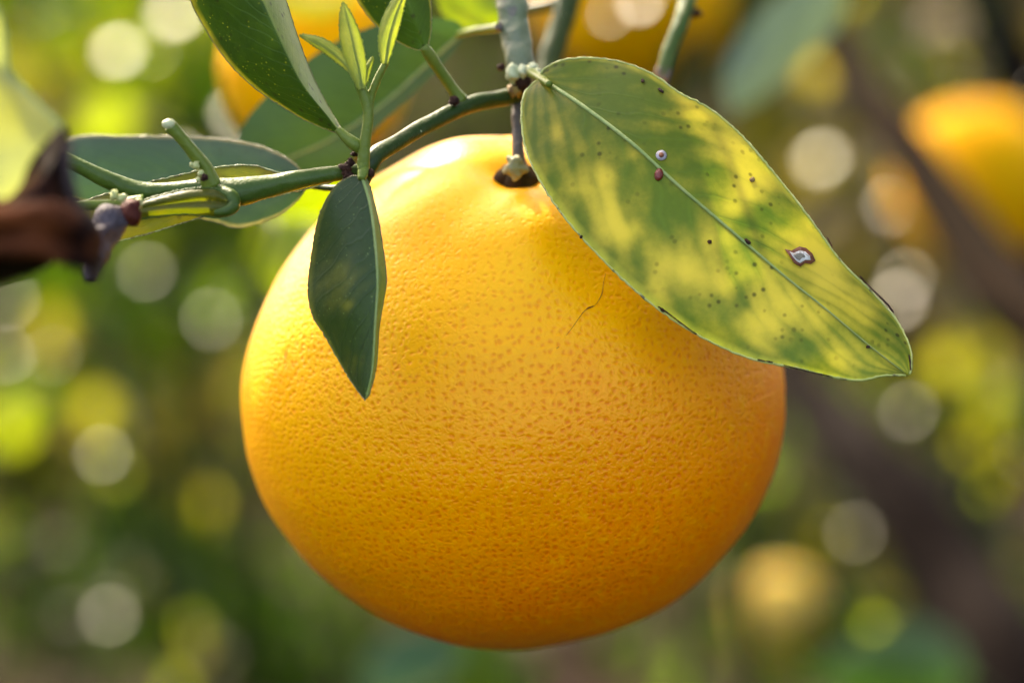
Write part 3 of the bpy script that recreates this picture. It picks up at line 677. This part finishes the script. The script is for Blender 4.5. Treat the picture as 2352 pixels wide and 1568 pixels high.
# --- bluish leaf at left behind the twig
leaf(branch, [(705, 425, .470), (600, 412, .474), (450, 400, .478), (300, 392, .482), (150, 395, .486), (60, 405, .488)],
     [(705, 425, .470), (688, 455, .471), (640, 495, .472), (552, 523, .474), (490, 508, .477), (400, 490, .480), (280, 475, .483), (160, 455, .486), (60, 405, .488)],
     [(705, 425, .470), (690, 390, .471), (650, 358, .473), (580, 331, .476), (470, 316, .479), (300, 313, .483), (160, 320, .487), (60, 405, .488)],
     [M['blue']], cup=.06, nu=80, nv=12, rim=M['rimdark'], rimr=.00014, label='bluish dark green leaf behind the twig at left', seed=9)
petiole([(845, 415, .456, 8), (780, 432, .462, 8), (700, 426, .469, 6)], M['twigd'])
# --- olive leaf seen nearly edge on along the twig
leaf(branch, [(790, 410, .455), (640, 425, .455), (480, 450, .454), (330, 480, .452), (230, 500, .450), (150, 520, .449)],
     [(790, 410, .455), (700, 435, .455), (600, 458, .455), (540, 475, .454), (420, 512, .453), (300, 547, .451), (200, 560, .450), (150, 520, .449)],
     [(790, 410, .455), (700, 402, .455), (640, 396, .455), (580, 380, .455), (500, 384, .454), (400, 405, .453), (320, 425, .452), (190, 465, .451), (150, 520, .449)],
     [M['olive']], cup=.1, nu=90, nv=12, rim=M['rimwhite'], rimr=.00016, label='olive green leaf seen edge on along the left twig', seed=10, rough_edge=.008)
# --- leaf curling out from under the twig
leaf(branch, [(536, 470, .4432), (480, 462, .4428), (400, 468, .4425), (320, 480, .4425), (240, 500, .4428)],
     [(536, 470, .4432), (530, 492, .444), (490, 498, .4435), (420, 492, .443), (340, 500, .443), (280, 512, .443), (240, 500, .4428)],
     [(536, 470, .4432), (500, 436, .443), (440, 434, .443), (380, 446, .443), (320, 464, .443), (270, 482, .443), (240, 500, .4428)],
     [M['olive']], cup=.35, nu=60, nv=10, rim=M['twig'], rimr=.00022, label='small curled leaf folding out from under the left twig', seed=21)
# --- broad leaf behind the shoot
leaf(branch, [(1062, 76, .503), (980, 150, .505), (880, 240, .507), (760, 320, .509), (640, 372, .510), (560, 400, .512)],
     [(1062, 76, .503), (1050, 50, .503), (960, 40, .504), (850, 62, .506), (740, 115, .508), (640, 195, .510), (575, 262, .511), (545, 320, .512), (545, 370, .512), (560, 400, .512)],
     [(1062, 76, .503), (1055, 100, .503), (1005, 160, .504), (930, 232, .505), (860, 300, .506), (790, 375, .508), (700, 430, .510), (620, 430, .511), (560, 400, .512)],
     [M['mid']], cup=.05, nu=80, nv=12, rib=M['rib'], ribr=(.0004, .0002), label='broad mid green leaf behind the young shoot', seed=12)
# --- leaf hanging from the top edge, and the bright one right of it
leaf(branch, [(972, 108, .463), (950, 40, .461), (925, -30, .460), (900, -120, .460)],
     [(972, 108, .463), (960, 116, .463), (915, 98, .464), (865, 60, .465), (820, 0, .465), (790, -70, .464), (900, -120, .460)],
     [(972, 108, .463), (980, 112, .463), (990, 70, .4635), (988, 0, .464), (970, -70, .463), (900, -120, .460)],
     [M['dark']], cup=.06, nu=60, nv=10, rib=None, rim=M['rimdark'], rimr=.00012, label='dark green leaf hanging in from the top edge beside the shoot', seed=14)
leaf(branch, [(1150, 62, .53), (1095, 40, .532), (1040, 0, .534), (1000, -80, .536)],
     [(1150, 62, .53), (1110, 72, .531), (1060, 60, .532), (1010, 20, .533), (1000, -80, .536)], [(1150, 62, .53), (1145, 20, .53), (1120, -40, .533), (1000, -80, .536)],
     [M['lime']], cup=.06, nu=40, nv=8, label='bright green leaf at the top edge left of the stem', seed=15)

# --- young shoot
V, F = tube(px([(834, 388, .448, 15), (838, 330, .4475, 13), (846, 270, .447, 12), (840, 230, .4468, 13), (826, 195, .4465, 12), (818, 170, .4462, 9)]), 50, 14, .04)
sh = build('young_shoot', V, F, M['twigp'], branch)
V, F = tube(px([(848, 258, .447, 8), (852, 222, .447, 9), (864, 190, .4465, 9), (878, 160, .446, 8), (888, 143, .446, 8)]), 30, 12, .05); build('petiole', V, F, M['twigp'], branch)
V, F = tube(px([(836, 238, .447, 8), (822, 190, .4465, 7), (806, 166, .446, 6)]), 20, 10, .05); build('petiole', V, F, M['twigp'], branch)
def bud_leaf(pts, wl, wr, d, label=None, cup=.5):
    p = np.array(pts, float); c = spline([(a, b, 0) for a, b in p], 9)[:, :2]; g = np.gradient(c, axis=0); g /= np.linalg.norm(g, axis=1)[:, None]; nn = np.stack([-g[:, 1], g[:, 0]], 1)
    t = np.linspace(0, 1, 9); pr = np.sin(np.pi*np.clip(t*.93+.07, 0, 1))**.75; pr[-1] = 0
    le = [(a-x*wl*k, b-y*wl*k, d+.0006*k) for (a, b), (x, y), k in zip(c, nn, pr)]; re = [(a+x*wr*k, b+y*wr*k, d+.0006*k) for (a, b), (x, y), k in zip(c, nn, pr)]
    return leaf(branch, [(a, b, d) for a, b in c], le, re, [M['young']], cup=cup, nu=50, nv=8, rib=M['young'], ribr=(.00022, .00008), rim=M['young'], rimr=.00012, seed=int(pts[0][0]), label=label)
bud_leaf([(806, 166), (790, 145), (745, 108), (686, 80)], 12, 17, .4455, None, .25)
bud_leaf([(832, 205), (822, 150), (806, 80), (787, 2)], 28, 22, .4450, 'pale yellow green young leaf standing upright on the shoot', .2)
bud_leaf([(838, 195), (842, 162), (857, 130)], 7, 9, .4458)
bud_leaf([(885, 147), (893, 90), (910, 30), (935, -30)], 26, 17, .4450, None, .25)

# --- unseen stem, twigs and leaves added above the picture to shade leaves and fruit
high = [P(1172, -255, .49), P(1120, -900, .50), P(980, -1800, .53), P(850, -2600, .56)]
V, F = tube([[*high[0], .0029], [*high[1], .0032], [*high[2], .0036], [*high[3], .004]], 50, 14, .08, scale=200); build('stem', V, F, M['stem'], branch)
HS = spline([tuple(q) for q in high], 60)
def shade_leaf(u, v, d, L, Wd, ang, t, mat='dark'):
    ca, sa = math.cos(ang), math.sin(ang); mid = [(u+ca*L*(s-.5), v+sa*L*(s-.5), d) for s in np.linspace(0, 1, 7)]
    pr = [0, .7, .95, 1, .85, .5, 0]
    le = [(a+sa*Wd*k/2, b-ca*Wd*k/2, d) for (a, b, _), k in zip(mid, pr)]; re = [(a-sa*Wd*k/2, b+ca*Wd*k/2, d) for (a, b, _), k in zip(mid, pr)]
    leaf(branch, mid, le, re, [M[mat]], cup=.05, nu=30, nv=6, off=S*t, seed=int(u))
    b0 = P(*mid[0])+S*t; b1 = P(*mid[-1])+S*t; q0 = min(HS, key=lambda h: (Vector(h)-b0).length); q1 = min(HS, key=lambda h: (Vector(h)-b1).length)
    b0, q = (b0, Vector(q0)) if (Vector(q0)-b0).length < (Vector(q1)-b1).length else (b1, Vector(q1))
    V, F = tube([[*b0, .0006], [*(b0.lerp(q, .5)+UP*.006), .0009], [*q, .0014]], 20, 8, .05); build('side_twig', V, F, M['twig'], branch)
shade_leaf(1330, 300, .458, 600, 400, .75, .12)
shade_leaf(1900, 790, .452, 760, 330, .72, .15)
shade_leaf(1520, 640, .452, 760, 260, .72, .17)
shade_leaf(580, 100, .447, 760, 460, 1.1, .09)
shade_leaf(800, 250, .505, 680, 460, -.55, .11)
shade_leaf(330, 430, .455, 520, 260, .05, .13)
shade_leaf(980, 60, .465, 400, 260, .3, .10)
shade_leaf(780, 640, .447, 560, 240, 1.5, .16)
shade_leaf(670, 760, .492, 800, 300, 2.0, .17)
shade_leaf(1080, 590, .465, 760, 260, .1, .19)

# ------------------------------------------------------------------ other wood and leaves behind
t2 = empty('citrus_twig', P(1525, 185, .505), 'green twig with brown tip hanging in at the top, right of the stem', 'twig')
V, F = tube(px([(1600, -160, .52, 22), (1582, -20, .512, 20), (1565, 50, .508, 19), (1540, 110, .506, 18), (1526, 160, .505, 17), (1522, 182, .505, 15)]), 50, 16, .08, scale=300); build('stem', V, F, M['twig'], t2)
V, F = tube(px([(1526, 158, .505, 19), (1522, 182, .505, 17), (1524, 200, .505, 9)]), 14, 14, .2, scale=500); build('tip', V, F, M['stalk'], t2)
V, F = ball(P(1595, 30, .511), .0012, 12, 8, (1.2, 1, .7), .7, 3); build('bud', V, F, M['scab'], t2)
t3 = empty('citrus_twig', P(1262, 150, .535), 'dark green forked twig behind the stem at the top', 'twig')
V, F = tube(px([(1340, -120, .54, 30), (1310, -20, .54, 28), (1288, 60, .538, 27), (1266, 130, .536, 26), (1256, 185, .534, 20), (1240, 240, .532, 14)]), 50, 16, .08, scale=300); build('stem', V, F, M['twigd'], t3)
V, F = tube(px([(1310, -6, .54, 16), (1250, 14, .542, 14), (1190, 20, .545, 13), (1110, 10, .548, 12)]), 24, 12, .06, scale=300); build('side_twig', V, F, M['twigd'], t3)
# yellow leaf over the orange, top left
r4 = empty('citrus_twig', P(830, -60, .64), 'bright yellow leaf on a twig at the top edge left of the shoot', 'twig')
V, F = tube(px([(900, -160, .65, 12), (860, -90, .645, 10), (835, -30, .64, 6)]), 14, 10); build('stem', V, F, M['twigd'], r4)
leaf(r4, [(838, -20, .64), (760, -10, .635), (680, -5, .63), (600, -30, .63)], [(838, -20, .64), (780, 38, .632), (700, 45, .628), (630, 22, .628), (600, -30, .63)], [(838, -20, .64), (770, -60, .64), (670, -70, .64), (600, -30, .63)], [M['yellow']], nu=40, nv=8)
# leaf with bluish sky sheen painted into its colour, top right; green leaves deeper in
r5 = empty('citrus_twig', P(1960, -80, .85), 'bluish blurred leaf on a twig slanting down from the top, right of centre', 'twig')
V, F = tube(px([(2100, -260, .9, 12), (2020, -160, .87, 10), (1950, -80, .85, 7)]), 14, 10); build('stem', V, F, M['brownbark'], r5)
leaf(r5, [(1950, -80, .85), (1860, 30, .84), (1770, 130, .83), (1680, 265, .82)], [(1950, -80, .85), (1800, -20, .83), (1700, 90, .82), (1660, 180, .81), (1680, 265, .82)], [(1950, -80, .85), (1930, 40, .87), (1850, 140, .86), (1760, 220, .845), (1680, 265, .82)],
     [leaf_mat('painted_sheen_leaf', (.075, .12, .15), (.095, .145, .18), nscale=40, trans=.1, rough=.7, dots=0, veins=.2)], nu=40, nv=8, cup=.03)
r6 = empty('citrus_twig', P(700, 560, .72), 'lime green blurred leaves between the twig and the fruit shoulder', 'twig')
V, F = tube(px([(420, 330, .80, 10), (520, 430, .76, 9), (640, 520, .74, 7), (700, 600, .72, 5)]), 20, 10); build('stem', V, F, M['twigd'], r6)
leaf(r6, [(640, 500, .73), (680, 560, .725), (700, 640, .72), (690, 740, .72)], [(640, 500, .73), (610, 560, .73), (600, 640, .73), (690, 740, .72)], [(640, 500, .73), (740, 520, .72), (770, 620, .71), (690, 740, .72)], [M['lime']], nu=40, nv=8)
leaf(r6, [(620, 500, .74), (680, 440, .74), (760, 430, .74), (840, 450, .74)], [(620, 500, .74), (680, 400, .74), (770, 390, .74), (840, 450, .74)], [(620, 500, .74), (690, 500, .74), (770, 490, .74), (840, 450, .74)], [M['lime']], nu=40, nv=8)

# ------------------------------------------------------------------ half withered leaf close to the camera, left
wl = empty('withered_leaf', P(30, 200, .385), 'half withered leaf close to the camera, green above, brown below', 'leaf')
def withered():
    b = NB('withered_leaf_brown'); o = b.coord()
    n = b.noise(o, 110, 4, .6); c = b.mix(b.ramp(n, [(.45, 0.0), (.7, 1.0)]), (.006, .0015, .001), (.11, .03, .009))
    p = b.n('ShaderNodeBsdfPrincipled', Base_Color=c, Roughness=.6, Normal=b.bump(n, .8, .001)); p.inputs['Specular IOR Level'].default_value = .05; return b.done(p.outputs[0])
MW = withered()
MG = leaf_mat('pale_blade', (.29, .32, .15), (.34, .34, .08), nscale=60, trans=.45, tcol=(1.2, 1.25, .5), rough=.35, dots=0, veins=.1)
leaf(wl, [(-80, -60, .384), (-60, 120, .383), (-30, 300, .381), (-20, 480, .380)],
     [(-80, -60, .384), (-200, 100, .386), (-200, 380, .386), (-20, 480, .380)],
     [(-80, -60, .384), (-5, 20, .386), (12, 90, .386), (22, 165, .386), (75, 225, .385), (125, 275, .384), (150, 320, .383), (110, 420, .381), (-20, 480, .380)], [MG], nu=60, nv=12, rim=M['rib'], rimr=.0004, name='green_blade', label='pale yellow green upper blade')
leaf(wl, [(-120, 560, .372), (0, 520, .371), (90, 430, .371), (130, 350, .374), (146, 285, .377)],
     [(-120, 470, .377), (-30, 466, .378), (25, 440, .378), (70, 370, .379), (120, 310, .379), (146, 285, .377)],
     [(-120, 660, .376), (20, 640, .376), (130, 600, .376), (175, 500, .377), (156, 400, .377), (158, 330, .377), (146, 285, .377)], [MW], cup=.25, nu=60, nv=14, wave=.009, name='brown_blade')
leaf(wl, [(-120, 560, .3705), (60, 530, .3700), (150, 545, .371), (228, 600, .372)],
     [(-120, 690, .373), (-10, 648, .373), (50, 615, .372), (100, 596, .372), (150, 606, .372), (195, 620, .373), (228, 600, .372)],
     [(-120, 470, .374), (40, 450, .374), (120, 430, .374), (185, 480, .374), (235, 530, .373), (228, 600, .372)], [MW], cup=.3, nu=70, nv=16, wave=.010, name='brown_blade')
V, F = tube(px([(158, 330, .376, 8), (152, 380, .375, 11), (160, 430, .375, 12), (180, 470, .375, 10), (212, 510, .376, 10), (222, 570, .377, 16), (214, 625, .378, 14), (212, 645, .378, 8)]), 50, 12, .3, scale=200)
build('curled_edge', V, F, bark_mat('grey_curl', (.035, .018, .015), (.09, .065, .07), 200, .6, .2, bump=.9), wl)
V, F = tube(px([(-140, -240, .39, 14), (-110, -100, .386, 12), (-60, 60, .382, 9)]), 16, 10); build('petiole', V, F, M['twigd'], wl)

# ------------------------------------------------------------------ the orchard; unseen crowns right, behind and left added to block sky and bounce
def clear(p, m=.05):
    q = p - CAM; d = q.dot(FWD)
    if d > 0 and abs(q.dot(RIGHT)) < .20*d+m and abs(q.dot(UP)) < .14*d+m: return False
    for g, r in [(fc, .13), (P(700, 300, .46), .10), (P(1700, 400, .46), .07)] + [(g, .06) for g in GL]:
        w_ = p-g; t = w_.dot(S)
        if t > 0 and (w_-S*t).length < r: return False
    return True
def orchard_tree(label, base, crowns, n, length=.085, seed=1, far=False, tints=GREEN, group=None):
    root = empty('orange_tree', base, label, 'tree', group)
    r = np.random.default_rng(seed); pts = []
    for crown in crowns:
        cl = r.normal(0, 1, (50, 3)); cl /= np.linalg.norm(cl, axis=1)[:, None]; cl *= r.random((50, 1))**.4*.85
        for _ in range(n//len(crowns)):
            c = cl[r.integers(50)] + r.normal(0, .14, 3)
            p = Vector((crown[0]+c[0]*crown[3], crown[1]+c[1]*crown[4], crown[2]+c[2]*crown[5]))
            if p.z > .05 and (far or clear(p)): pts.append(p)
    c0 = crowns[0]
    V, F = tube([[*base, .07], [base[0]+.05, base[1], c0[2]*.4, .055], [*c0[:3], .03]], 16, 10, .1, scale=6); build('trunk', V, F, M['darkbark'], root)
    V, F, T = leafcloud(pts, length, tints, seed=seed); f = build('crown', V, F, M['leafs'], root, attrs={'tint': T}); f['kind'] = 'stuff'
orchard_tree('orange tree at the right, unseen crown lobes added to block light on the fruit', (1.3, .9, 0), [(1.0, .7, 1.9, .9, 1.0, .8), (.55, .35, .75, .5, .6, .42), (0, .25, .62, .9, .7, .33)], 10000, seed=31)  # low lobes added to block light from below and right
orchard_tree('unseen orange tree added behind the camera to cut sky light', (.2, -2.1, 0), [(.4, -2.1, .6, 1.8, .9, .6)], 3000, seed=32)  # added out of view to cut sky fill
orchard_tree('orange tree leaning over the far rows', (-2.6, 4.8, 0), [(-.4, 4.2, 3.0, 2.6, 1.8, .8)], 7000, seed=33)
orchard_tree('tall orange tree beyond the far rows at right', (3.6, 7.0, 0), [(1.6, 6.5, 3.2, 2.2, 1.6, 1.0)], 6000, seed=34)
orchard_tree('bushy orange tree far back at the left, its skirt touching the ground', (-1.9, 8.2, 0), [(-1.5, 8.0, .9, 1.5, .8, 1.1)], 5000, .10, 35, True, GREEN + LIME + OLIVE)
orchard_tree('bushy orange tree far back behind the stem', (.1, 9.4, 0), [(.2, 9.2, .9, 1.4, .8, 1.1)], 5000, .10, 36, True, GREEN + OLIVE)
orchard_tree('bushy brownish orange tree far back at the right', (2.4, 8.6, 0), [(2.0, 8.4, .9, 1.4, .8, 1.1)], 5000, .10, 37, True, OLIVE + TAN + GREEN[:1])

# two blurred leaves low in the picture
r7 = empty('citrus_twig', P(2260, 1620, 1.45), 'broad green blurred leaf on a twig at the bottom right', 'twig')
V, F = tube(px([(2420, 1700, 1.5, 10), (2330, 1650, 1.47, 9), (2230, 1560, 1.42, 6)]), 14, 10); build('stem', V, F, M['twigd'], r7)
leaf(r7, [(2230, 1560, 1.42), (2120, 1530, 1.40), (1990, 1520, 1.39), (1850, 1545, 1.38)], [(2230, 1560, 1.42), (2150, 1620, 1.41), (1980, 1620, 1.40), (1850, 1545, 1.38)], [(2230, 1560, 1.42), (2180, 1460, 1.42), (2040, 1430, 1.41), (1850, 1545, 1.38)], [M['mid']], nu=40, nv=8, cup=.05)
r8 = empty('citrus_twig', P(820, 1640, 1.2), 'teal blurred leaf on a twig under the bottom of the big fruit', 'twig')
V, F = tube(px([(760, 1760, 1.25, 10), (790, 1690, 1.22, 8), (840, 1610, 1.2, 6)]), 14, 10); build('stem', V, F, M['twigd'], r8)
leaf(r8, [(840, 1610, 1.2), (900, 1540, 1.2), (980, 1490, 1.21), (1080, 1470, 1.22)], [(840, 1610, 1.2), (840, 1520, 1.2), (930, 1440, 1.21), (1080, 1470, 1.22)], [(840, 1610, 1.2), (950, 1600, 1.2), (1040, 1550, 1.21), (1080, 1470, 1.22)], [M['blue']], nu=40, nv=8, cup=.05)
orchard_tree('unseen orange tree added at the left of the camera to dim the left fill', (-1.9, .9, 0), [(-1.35, .8, 1.35, .55, .8, .65)], 2600, seed=38)  # added out of view to lower the fill on the left rim
orchard_tree('bushy orange tree beyond the left edge of the picture', (-3.2, 4.6, 0), [(-2.9, 4.6, 1.0, 1.1, 1.2, 1.0)], 3000, .09, 39, True, GREEN + OLIVE)
orchard_tree('bushy orange tree beyond the right edge of the picture', (3.2, 4.4, 0), [(3.0, 4.4, 1.0, 1.1, 1.2, 1.0)], 3000, .09, 40, True, GREEN + OLIVE)
